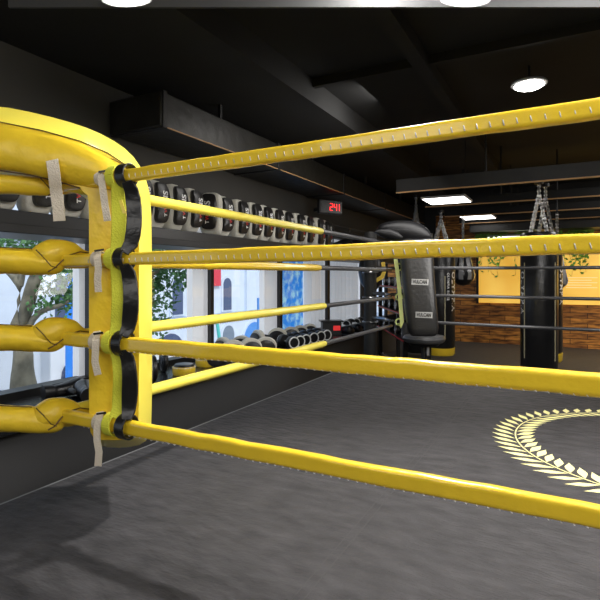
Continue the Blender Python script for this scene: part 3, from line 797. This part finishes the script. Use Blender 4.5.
# focus mitts with cream shells
def mitt(px,X,label,rz,s=1.):
    x,y,z=onX(px,X); t=thing('focus_mitt',label,'focus mitt',(x,y,LZ),rz,'black and cream focus mitts on the bench')
    def arc_body(y0,y1,r0,r1,m,nm):
        mb=MB(); rings=[]
        for f in (0,.15,.85,1):
            yy=lerp(y0,y1,f); q_=.92 if f in (0,1) else 1
            rings.append([Vector((r0*q_*math.cos(2*PI*k/20)*s,yy*s,(r1+r1*q_*math.sin(2*PI*k/20))*s)) for k in range(20)])
        mb.loft(rings); mb.build(nm,m,t)
    arc_body(-.03,.015,.10,.085,PADC,'cream_shell'); arc_body(-.05,-.03,.085,.072,BLKV,'black_face')
    MB().tube([Vector(p)*s for p in ((-.06,.015,.12),(-.04,.07,.11),(.04,.07,.11),(.06,.015,.12))],.014*s,10).build('wrist_strap',BLKM,t)
for k,(px,X,rz,pos) in enumerate([(216,-3.15,.9,'beside the window mullion'),(224,-3.42,-.3,'tilted towards the glass'),(232,-3.12,1.2,'in front of the grey street arch'),(242,-3.42,.2,'left of the blue street arch'),(250,-3.12,1.0,'below the blue street arch'),(259,-3.42,-.5,'behind, under the white pier'),(266,-3.1,.6,'with a wide cream ring'),(278,-3.42,.3,'just left of the second mullion')]):
    mitt(px,X,'black and cream focus mitt on the bench, '+pos,rz,1.25+.1*(k%3))
# dumbbells
def dumbbell(px,X,label,rz,s=1.,rim=CHROME,grp='pale rimmed dumbbells on the bench'):
    x,y,z=onX(px,X); t=thing('dumbbell',label,'dumbbell',(x,y,LZ),rz,grp); r=.085*s
    MB().tube([(0,-.10*s,r),(0,.10*s,r)],.016*s,10).build('grip',CHROME,t)
    for sg in (-1,1):
        h=MB().lathe([(.001,-.045*s),(r*.9,-.045*s),(r,-.03*s),(r,.03*s),(r*.9,.045*s),(.001,.045*s)],(0,sg*.12*s,r),20,'Y').build('weight_head',BLKM,t)
        MB().torus((0,sg*.167*s,r),r*.84,.0095*s,(0,1,0),20,6).build('rim',rim,h)
    return t
pos=['left end of the row, below the blue poster','second from the left below the blue poster','third from the left below the blue poster','middle of the row under the pale curtain','second from the right, beside the red labelled box','right end of the row, under the red labelled box']
for k,px in enumerate([288,294,300,308,315,321]): dumbbell(px,-3.17,'black dumbbell with pale rims, '+pos[k],PI/2-.55,.95,WHT)
for k,px in enumerate([291,300,309]): mitt(px,-3.47,'black and cream focus mitt behind the pale rimmed dumbbells, '+['left','middle','right'][k]+' of three',.6+.2*k,1.2)
x,y,z=onX(331,-3.33)
t=thing('card_box','black box with a red label standing among the dumbbells','box',(x,y,LZ),.6)
MB().box((-.15,-.10,0),(.15,.10,.20)).build('box_body',BLKM,t,bevel=.008)
MB().box((-.18,-.12,.20),(.18,.12,.225)).build('lid',BLKV,t,bevel=.006)
MB().box((.02,-.1035,.07),(.13,-.100,.145)).build('red_label',mat('label red',(.8,.03,.03),.5,emit=(1,.05,.05),estr=.4),t)
for k,(px,X) in enumerate([(345,-3.12),(349,-3.45),(353,-3.12),(359,-3.45),(365,-3.12),(371,-3.45),(377,-3.12)]):
    if k%2: dumbbell(px,X,'black dumbbell with white heads near the far end of the bench, '+['','first','','second','','third',''][k]+' of three',.1,.95,WHT,'dumbbells at the far bench end')
    else:
        x,y,z=onX(px,X); glove('black and white glove near the far end of the bench, '+['first','','second','','third','','fourth'][k]+' from the left',(x,y,LZ),-.3+.15*k,BAGM,WHT,1.15,'black and white gloves at the far bench end')
# yellow wavy striped ball/pad hung behind ring
c=W(371,291,6.9); t=thing('striped_punch_pad','round dark punch pad with a curved mustard stripe left of the far corner pad','punch pad',c)
MB().lathe([(.001,0),(.08,.02),(.15,.12),(.175,.26),(.16,.40),(.11,.52),(.001,.56)],n=24).build('pad_body',BAGM,t)
pts=[W(a,b,6.69) for a,b in ((383,262),(384,272),(382,277),(377,280),(373,283),(371,289))]
MB().ribbon(pts,.05,(CA,SA,0),.02).build('stripe',YSTRIPE,t,world=True)
MB().tube([(0,-.05,.45),Vector((RX0-D,RY1+D,c.z+.45))-c],.02,8).build('mounting_arm',BLKM,t)

# dumbbell rack beyond the corner
rk=thing('dumbbell_rack','black tiered rack with thin red edges behind the far corner pad','rack',WXZ(1.5,7.5,FZ),math.atan2(CA,-SA)+PI)
# local x runs along the rack (towards the viewer)
for i,zz in enumerate((.62,.96,1.30)):
    s_=MB().box((-1.05,-.18,zz-.03),(1.05,.18,zz)).build('rack_shelf',BLKM,rk,bevel=.004)
    MB().box((-1.05,-.19,zz-.012),(1.05,-.18,zz+.002)).build('red_edge',RED,s_)
    MB().box((-1.05,.18,zz-.012),(1.05,.19,zz+.002)).build('red_edge',RED,s_)
for x_ in (-1.0,1.0):
    for y_ in (-.15,.15): MB().box((x_-.03,y_-.03,0),(x_+.03,y_+.03,1.36)).build('upright',BLKM,rk,bevel=.004)
MB().box((-1.0,-.17,.16),(1.0,-.13,.2)).build('foot_rail',CHROME,rk)
rd=math.atan2(CA,-SA)+PI
for i,zz in enumerate((.62,.96,1.30)):
    for k in range(4):
        xl_=-.75+.5*k; p=Matrix.Rotation(rd,3,'Z')@Vector((xl_,0,0)); loc=Vector(rk.location)+p; loc.z=FZ+zz
        d=dumbbell(300,-3.1,'black dumbbell with pale rims on the %s tier of the red edged rack'%(['lowest','middle','top'][i]),rd+ (PI if False else 0),.8,CHROME,['dumbbells on the lowest rack tier','dumbbells on the middle rack tier','dumbbells on the top rack tier'][i])
        d.location=loc
# stool
c=W(424,338,6.15); st=thing('round_stool','round grey vinyl stool on a black column below the far corner pad','stool',(c.x,c.y,FZ))
H=c.z-FZ
MB().lathe([(.001,H-.05),(.22,H-.05),(.245,H-.03),(.255,H),(.235,H+.03),(.16,H+.045),(.001,H+.05)],n=32).build('seat',GREYS,st)
MB().lathe([(.001,H-.09),(.17,H-.09),(.20,H-.05),(.001,H-.05)],n=24).build('seat_plate',BLKM,st)
MB().lathe([(.001,.0),(.2,0),(.21,.02),(.06,.05),(.035,.08),(.035,H-.09),(.001,H-.09)],n=24).build('column',BLKM,st)
MB().tube([(.06,-.05,H-.20),(.06,-.05,H-.10)],.018,8).build('height_lever',CHROME,st)

# ------------------------------------------------------------------ punching bags
def chain(mb,a,b,ls=.062):
    a=Vector(a);b=Vector(b);n=max(2,int((b-a).length/(ls*.78))); d=(b-a).normalized(); s1=d.orthogonal().normalized(); s2=d.cross(s1)
    for k in range(n):
        c=a.lerp(b,(k+.5)/n); ax=s1 if k%2 else s2; o2=d.cross(ax)
        for j in range(8):
            pass
        base=len(mb.v); R1=ls*.5; R2=ls*.3; r=.0115
        for i in range(8):
            al=2*PI*i/8; dr=(d*math.cos(al)*R1+o2*math.sin(al)*R2); nn=(d*math.cos(al)+o2*math.sin(al))
            for q in range(4):
                be=2*PI*q/4; mb.v.append(c+dr+nn*r*math.cos(be)+ax*r*math.sin(be))
        for i in range(8):
            for q in range(4): mb.f.append((base+i*4+q,base+((i+1)%8)*4+q,base+((i+1)%8)*4+(q+1)%4,base+i*4+(q+1)%4))
def bag(px,z,R,ytop,ybot,ychain,label,texts=(),band=True,stripe=()):
    xt=(px-CX)/F*z; top=CH-(ytop-HY)/F*z; bot=CH-(ybot-HY)/F*z; ch=CH-(ychain-HY)/F*z
    bot=max(bot,FZ+.04)
    p=WXZ(xt,z,bot); t=thing('punching_bag',label,'punching bag',p); H=top-bot
    b0=.12 if band else .0
    MB().lathe([(.001,0 if not band else b0),(R*.93,b0),(R,b0+.02),(R*1.005,H*.5),(R,H-.03),(R*.92,H),(.001,H)],n=36).build('bag_body',BAGM,t)
    if band: MB().lathe([(.001,0),(R*.9,0),(R*1.0,.03),(R*1.012,b0),(.001,b0+.01)],n=36).build('yellow_base',YSTRIPE if False else YEL,t)
    MB().lathe([(R*1.0,H-.10),(R*1.02,H-.10),(R*1.02,H-.03),(R*1.0,H-.03)],n=36).build('top_band',BLKV,t)
    mb=MB(); e=ch-bot; k0=H+(e-H)*.78
    for k in range(4):
        a=PI/4+k*PI/2; chain(mb,(R*.62*math.cos(a),R*.62*math.sin(a),H-.005),(0,0,k0))
    chain(mb,(0,0,k0),(0,0,e)); mb.build('chain',STEEL,t)
    MB().lathe([(.001,e-.02),(.05,e-.01),(.05,e+.03),(.001,e+.03)],n=12).build('ceiling_hook',BLKM,t)
    mb=MB()
    for k in range(4):
        a=PI/4+k*PI/2; MB().ribbon([(R*1.02*math.cos(a),R*1.02*math.sin(a),H-.16),(R*1.02*math.cos(a),R*1.02*math.sin(a),H-.04),(R*.60*math.cos(a),R*.60*math.sin(a),H+.012)],.04,(-math.sin(a),math.cos(a),0),.006).build('hanging_strap',BLKV,t)
    view=math.atan2(-p.y,-p.x)   # bag side that faces the camera
    for (txt,size,angoff,ztop) in texts:
        tb=text_mb(txt,size,1.15); w_=max(v.x for v in tb.v)-min(v.x for v in tb.v)
        zc=ztop-bot-w_/2
        tb.v=[Vector(((R*1.006+.001)*math.cos(view+angoff+v.y/R),(R*1.006+.001)*math.sin(view+angoff+v.y/R),zc-v.x)) for v in tb.v]
        tb.build('brand_text',WHT,t,smooth=False)
    for angoff,za,zb in stripe:
        a=view+angoff; r_=R*1.008
        MB().ribbon([(r_*math.cos(a),r_*math.sin(a),za-bot),(r_*math.cos(a),r_*math.sin(a),zb-bot)],.014,(-math.sin(a),math.cos(a),0),.004).build('piping_line',mat('tan line',(.42,.38,.24),.6),t)
    return t
bag(441,8.1,.215,243,354.5,212,'black punching bag with yellow base and white lettering, right of the far corner pad',[('OLYMPIA',.135,1.05,1.02),('OLYMPIA BOXE',.055,.52,1.0)],True,[(.28,.95,-.02)])
bag(416,9.2,.19,243,352,197,'black punching bag mostly hidden behind the far black corner pad',(),False)
bag(539,6.0,.205,233,371,183,'large black punching bag hanging left of the amber wall writing',[('OLYMPIA',.11,-1.05,1.0)],False,[(-.85,1.1,-.02),(.95,1.1,-.04)])
bag(545.5,6.75,.205,236,361,186,'black punching bag with yellow base just behind the large bag',[('OLYMPIA',.11,1.12,1.08)],True)
for px,z,yt,yb_,yc,lab in ((463,9.0,246,286,218,'black and silver teardrop punch ball on a chain before the timber wall'),(557,7.6,252,290,213,'dark teardrop punch ball behind the right edge of the large bags')):
    R=11.0/F*z if px<500 else 9.5/F*z
    p=W(px,yb_,z); top=CH-(yt-HY)/F*z-p.z; t=thing('teardrop_ball',lab,'punch ball',p)
    MB().lathe([(.001,0),(R*.55,.03),(R*.9,R*.55),(R,R*1.0),(R*.88,R*1.5),(R*.5,top*.85),(R*.2,top),(.001,top)],n=24).build('ball',BLKV,t)
    mb=MB()
    for k in range(8):
        a=2*PI*k/8; mb.ribbon([(R*1.01*math.cos(a)*f,R*1.01*math.sin(a)*f,h) for f,h in ((.22,top),(.52,top*.85),(.9,R*1.5),(1.02,R*1.0),(.93,R*.6))],.075,(-math.sin(a),math.cos(a),0),.008)
    mb.build('silver_panel',CHROME,t)
    e=CH-(yc-HY)/F*z-p.z; mb=MB(); chain(mb,(0,0,top),(0,0,e),.06); mb.build('chain',STEEL,t)
    MB().tube([(0,0,e-.01),(0,0,CZ-p.z)],.012,8).build('ceiling_hook',BLKM,t)

# ------------------------------------------------------------------ outside
GZ=-2.2
struct('trim_50', MB().box((-40,-25,GZ-.2),(-4.0,60,GZ)), STREET)
fa=thing('white_building','pale classical building with arched windows across the street','building',(-14,18,GZ))
mb=MB().box((-20,-6,GZ),(-14,60,9)); mb.build('facade_wall',FACW,fa,world=True,smooth=False)
for z0_,z1_,d in ((-.78,-.66,.18),(-1.02,-.95,.10),(1.55,1.66,.14),(2.1,2.35,.3),(-2.2,-1.9,.1)): MB().box((-14.02,-6,z0_),(-14+d,60,z1_)).build('cornice',FACT,fa,world=True)
mb=MB().box((-14.02,0,-.80),(-13.95,45,-.78)); y_=0
while y_<45:
    mb.box((-14.02,y_,-.95),(-13.9,y_+.08,-.78)); y_+=.22
mb.build('balustrade',FACT,fa,world=True,smooth=False)
def arch(yc,w,z0_,ztop,x,th,n=10):
    r=w/2; pts=[(x,yc-r,z0_),(x,yc+r,z0_)]+[(x,yc+r*math.cos(PI*k/n),ztop-r+r*math.sin(PI*k/n)) for k in range(n+1)]
    return MB().prism(pts,(th,0,0))
for yc in (4.2,6.1,8.0,10.45,12.9,15.65,19.0,23.3,28,33):
    f_=arch(yc,.86,-.62,1.05,-14.0,.06).build('window_surround',FACW,fa,world=True)
    arch(yc,.60,-.55,.92,-13.95,.03).build('pane',FGLS,f_,world=True)
for yc in (7.3,9.5,11.7,14.3,17.4,20.6,22.0,25.5): MB().box((-14,yc-.12,-.66),(-13.86,yc+.12,1.55)).build('pilaster',FACW,fa,world=True)
for yc,w,m in ((19.05,.85,mat('grey pane',(.20,.25,.32),.5)),(21.2,1.8,FBLUE),(15.2,1.6,FGLS),(25.5,1.8,FBLUE)):
    f_=arch(yc,w+.25,GZ,-1.15,-14.0,.08).build('door_surround',FACW,fa,world=True); arch(yc,w,GZ,-1.27,-13.92,.03).build('door_leaf',m,f_,world=True)
def flat_banner(px0,px1,py0,py1,X,m,name,label,cat):
    _,ya,za=onX(px0,X); _,yb2,zb=onX(px1,X); zt=CH-(py0-HY)/F*za; zbm=CH-(py1-HY)/F*za
    o=MB().box((X-.05,ya,zbm),(X,yb2,zt)).build(name,m); tag(o,label,cat); return o
flat_banner(67,77,255,392,-8.5,mat('banner blue',(.03,.22,.75),.5,emit=(.03,.25,.9),estr=.25),'street_banner','tall blue street banner left of the near white pier','banner')
flat_banner(258,263,298,345,-11,FBLUE,'street_banner','narrow blue street banner beside the second white pier','banner')
flat_banner(213.5,221,262,286,-13.88,mat('banner red',(.75,.05,.08),.5),'street_banner','small red banner hanging outside behind the window mullion','banner')
p_=onX(217,-9.0); c0=W(217,322,p_[2]); c1=W(221,350,p_[2])
o=MB().tube([c0,Vector((c1.x,c1.y,c1.z)),Vector((c1.x+.02,c1.y,GZ))],.05,8).build('street_pole',TEAL); tag(o,'thin teal pole in the street beyond the focus mitts','pole')
# van
vy0=onX(41,-10)[1]; vn=thing('parked_van','white parked van with dark wheels in the street behind the tree','van',(-11,vy0+1.9,GZ))
pr=[(vy0,-1.65),(vy0+4.2,-1.65),(vy0+4.2,-1.1),(vy0+3.5,-.95),(vy0+2.9,-.3),(vy0+.15,-.25),(vy0,-.5)]
MB().prism([(-10,a,b) for a,b in pr],(-1.8,0,0)).build('van_body',mat('van white',(.8,.83,.88),.4),vn,world=True,bevel=.04)
MB().box((-9.99,vy0+.05,-1.68),(-11.8,vy0+4.1,-1.42)).build('bumper',FGLS,vn,world=True)
for yy in (.75,3.3):
    for xx in (-9.98,-11.6): MB().lathe([(.001,-.1),(.34,-.1),(.36,0),(.34,.1),(.001,.1)],(xx,vy0+yy,GZ+.36),20,'X').build('wheel',BLKM,vn,world=True)
MB().box((-9.995,vy0+2.0,-.9),(-9.97,vy0+2.8,-.45)).build('side_window',FGLS,vn,world=True)
o=arch(vy0+.85,.75,-1.42,-.92,-9.985,.03).build('wheel_arch',NAVY,vn,world=True)
# tree
def tree(name,label,trunks,leafs,seed,n,s0):
    rr=random.Random(seed); b=trunks[0][0][0]; base=Vector((b[0],b[1],GZ)); t=thing(name,label,'tree',base)
    for pts,rad in trunks: MB().tube(pts,rad,12).build('trunk' if rad[0]>.08 else 'branch',BARK,t,world=True,sub=1)
    mb=MB()
    for (c,rx,rz_,k) in leafs:
        for _ in range(k):
            while True:
                q=Vector((rr.uniform(-1,1),rr.uniform(-1,1),rr.uniform(-1,1)))
                if q.length<1: break
            p=c+Vector((q.x*rx,q.y*rx,q.z*rz_)); d=Vector((rr.uniform(-1,1),rr.uniform(-1,1),rr.uniform(-1,.6))).normalized()*rr.uniform(.7,1.3)*s0
            s_=d.cross(Vector((rr.uniform(-1,1),rr.uniform(-1,1),rr.uniform(-1,1)))).normalized()*s0*.30
            mb.add([p,p+d*.4+s_,p+d,p+d*.4-s_],[(0,1,2,3)])
    mb.build('foliage',TLEAF,t,world=True,smooth=False); return t
Z=6.9
def Wt(px,py,dz=0): return W(px,py,Z+dz)
g=Wt(26,400); g.z=GZ
tree('street_tree','twin trunked street tree seen through the leftmost window',
 [([g,Wt(25,392),Wt(22,375),Wt(24,355),Wt(22,340)],[.22,.2,.15,.13,.13]),
  ([Wt(22,345),Wt(14,322),Wt(19,300),Wt(22,285),Wt(12,272),Wt(2,265,.2)],[.12,.10,.085,.08,.07,.05]),
  ([Wt(23,345),Wt(23,320),Wt(29,300),Wt(34,280),Wt(40,268),Wt(48,240,.2)],[.12,.11,.09,.10,.08,.05]),
  ([Wt(26,335),Wt(32,318),Wt(45,308),Wt(60,307),Wt(70,300)],[.05,.045,.04,.03,.02]),
  ([Wt(24,362),Wt(30,370),Wt(31,385)],[.07,.05,.04]),
  ([Wt(20,290),Wt(22,270),Wt(30,262),Wt(18,248,.2)],[.05,.05,.04,.03])],
 [(Wt(62,272,.2),.40,.35,360),(Wt(48,300,0),.28,.22,110),(Wt(70,295,.2),.25,.3,140),(Wt(25,243,.3),.7,.22,420),(Wt(0,236,.3),.4,.2,150),(Wt(60,240,.3),.4,.3,200),(Wt(45,235),.4,.4,150)],3,0,.085)
Z=7.6
g=Wt(120,400); g.z=GZ
tree('street_tree','leafy street tree seen right of the yellow corner pad',
 [([g,Wt(121,350),Wt(124,300),Wt(130,262)],[.16,.14,.12,.1]),([Wt(126,300),Wt(140,280),Wt(160,270),Wt(178,262)],[.05,.04,.03,.02]),([Wt(124,310),Wt(140,300),Wt(158,305)],[.045,.03,.02])],
 [(Wt(160,265,.1),.55,.38,560),(Wt(158,302,0),.32,.32,240),(Wt(180,272,.1),.30,.30,220),(Wt(165,247,.1),.6,.2,260),(Wt(150,330),.25,.2,60),(Wt(150,285),.3,.3,160)],5,0,.085)

# ------------------------------------------------------------------ lights and world
def area(name,loc,size,power,target=None,col=(1,.97,.93),sy=None):
    l=bpy.data.lights.new(name,'AREA'); l.energy=power; l.color=col; l.size=size
    if sy: l.shape='RECTANGLE'; l.size_y=sy
    o=bpy.data.objects.new(name,l); COL.objects.link(o); o.location=loc
    d=(Vector(target)-Vector(loc)) if target is not None else Vector((0,0,-1))
    o.rotation_euler=d.to_track_quat('-Z','Y').to_euler(); return o
area('ring_key',(-.80,2.45,2.70),.14,88)
area('ring_fill',(1.6,3.6,2.55),2.2,50)
area('rope_strip',(.5,1.75,2.72),.35,70,None,(1,.98,.95),3.4)
area('near_top',(1.3,1.6,2.6),.5,75)
area('front_fill',(2.0,-.8,2.4),1.6,60,(-.9,1.8,.9))
area('left_fill',(-1.2,-1.2,1.9),1.2,14,(-1.3,1.5,.8))
area('far_fill',(1.8,7.6,2.55),1.6,60)
area('brick_wash',(2.8,10.0,1.95),.6,120,(2.8,11.7,.3),(1,.86,.65),3.5)
area('shelf_wash',(-1.6,5.0,2.5),.5,55,(-3.3,5.0,1.3),(1,.97,.93),4.5)
sun=bpy.data.lights.new('sun','SUN'); sun.energy=2.2; sun.angle=.02; so=bpy.data.objects.new('sun',sun); COL.objects.link(so)
so.rotation_euler=Vector((-.75,.25,-.95)).to_track_quat('-Z','Y').to_euler()
w=bpy.data.worlds.new('World'); SC.world=w; w.use_nodes=True
bg=w.node_tree.nodes['Background']; bg.inputs[0].default_value=(.80,.90,1,1); bg.inputs[1].default_value=1.05

cam=bpy.data.cameras.new('Camera'); co=bpy.data.objects.new('Camera',cam); COL.objects.link(co)
cam.sensor_width=36; cam.lens=F/600*36; cam.shift_y=-(300-HY)/600; cam.clip_start=.02
co.location=(0,0,CH); co.rotation_euler=(PI/2,0,math.atan2(SA,CA))
SC.camera=co
SC.view_settings.view_transform='Standard'; SC.view_settings.look='None'; SC.view_settings.exposure=0
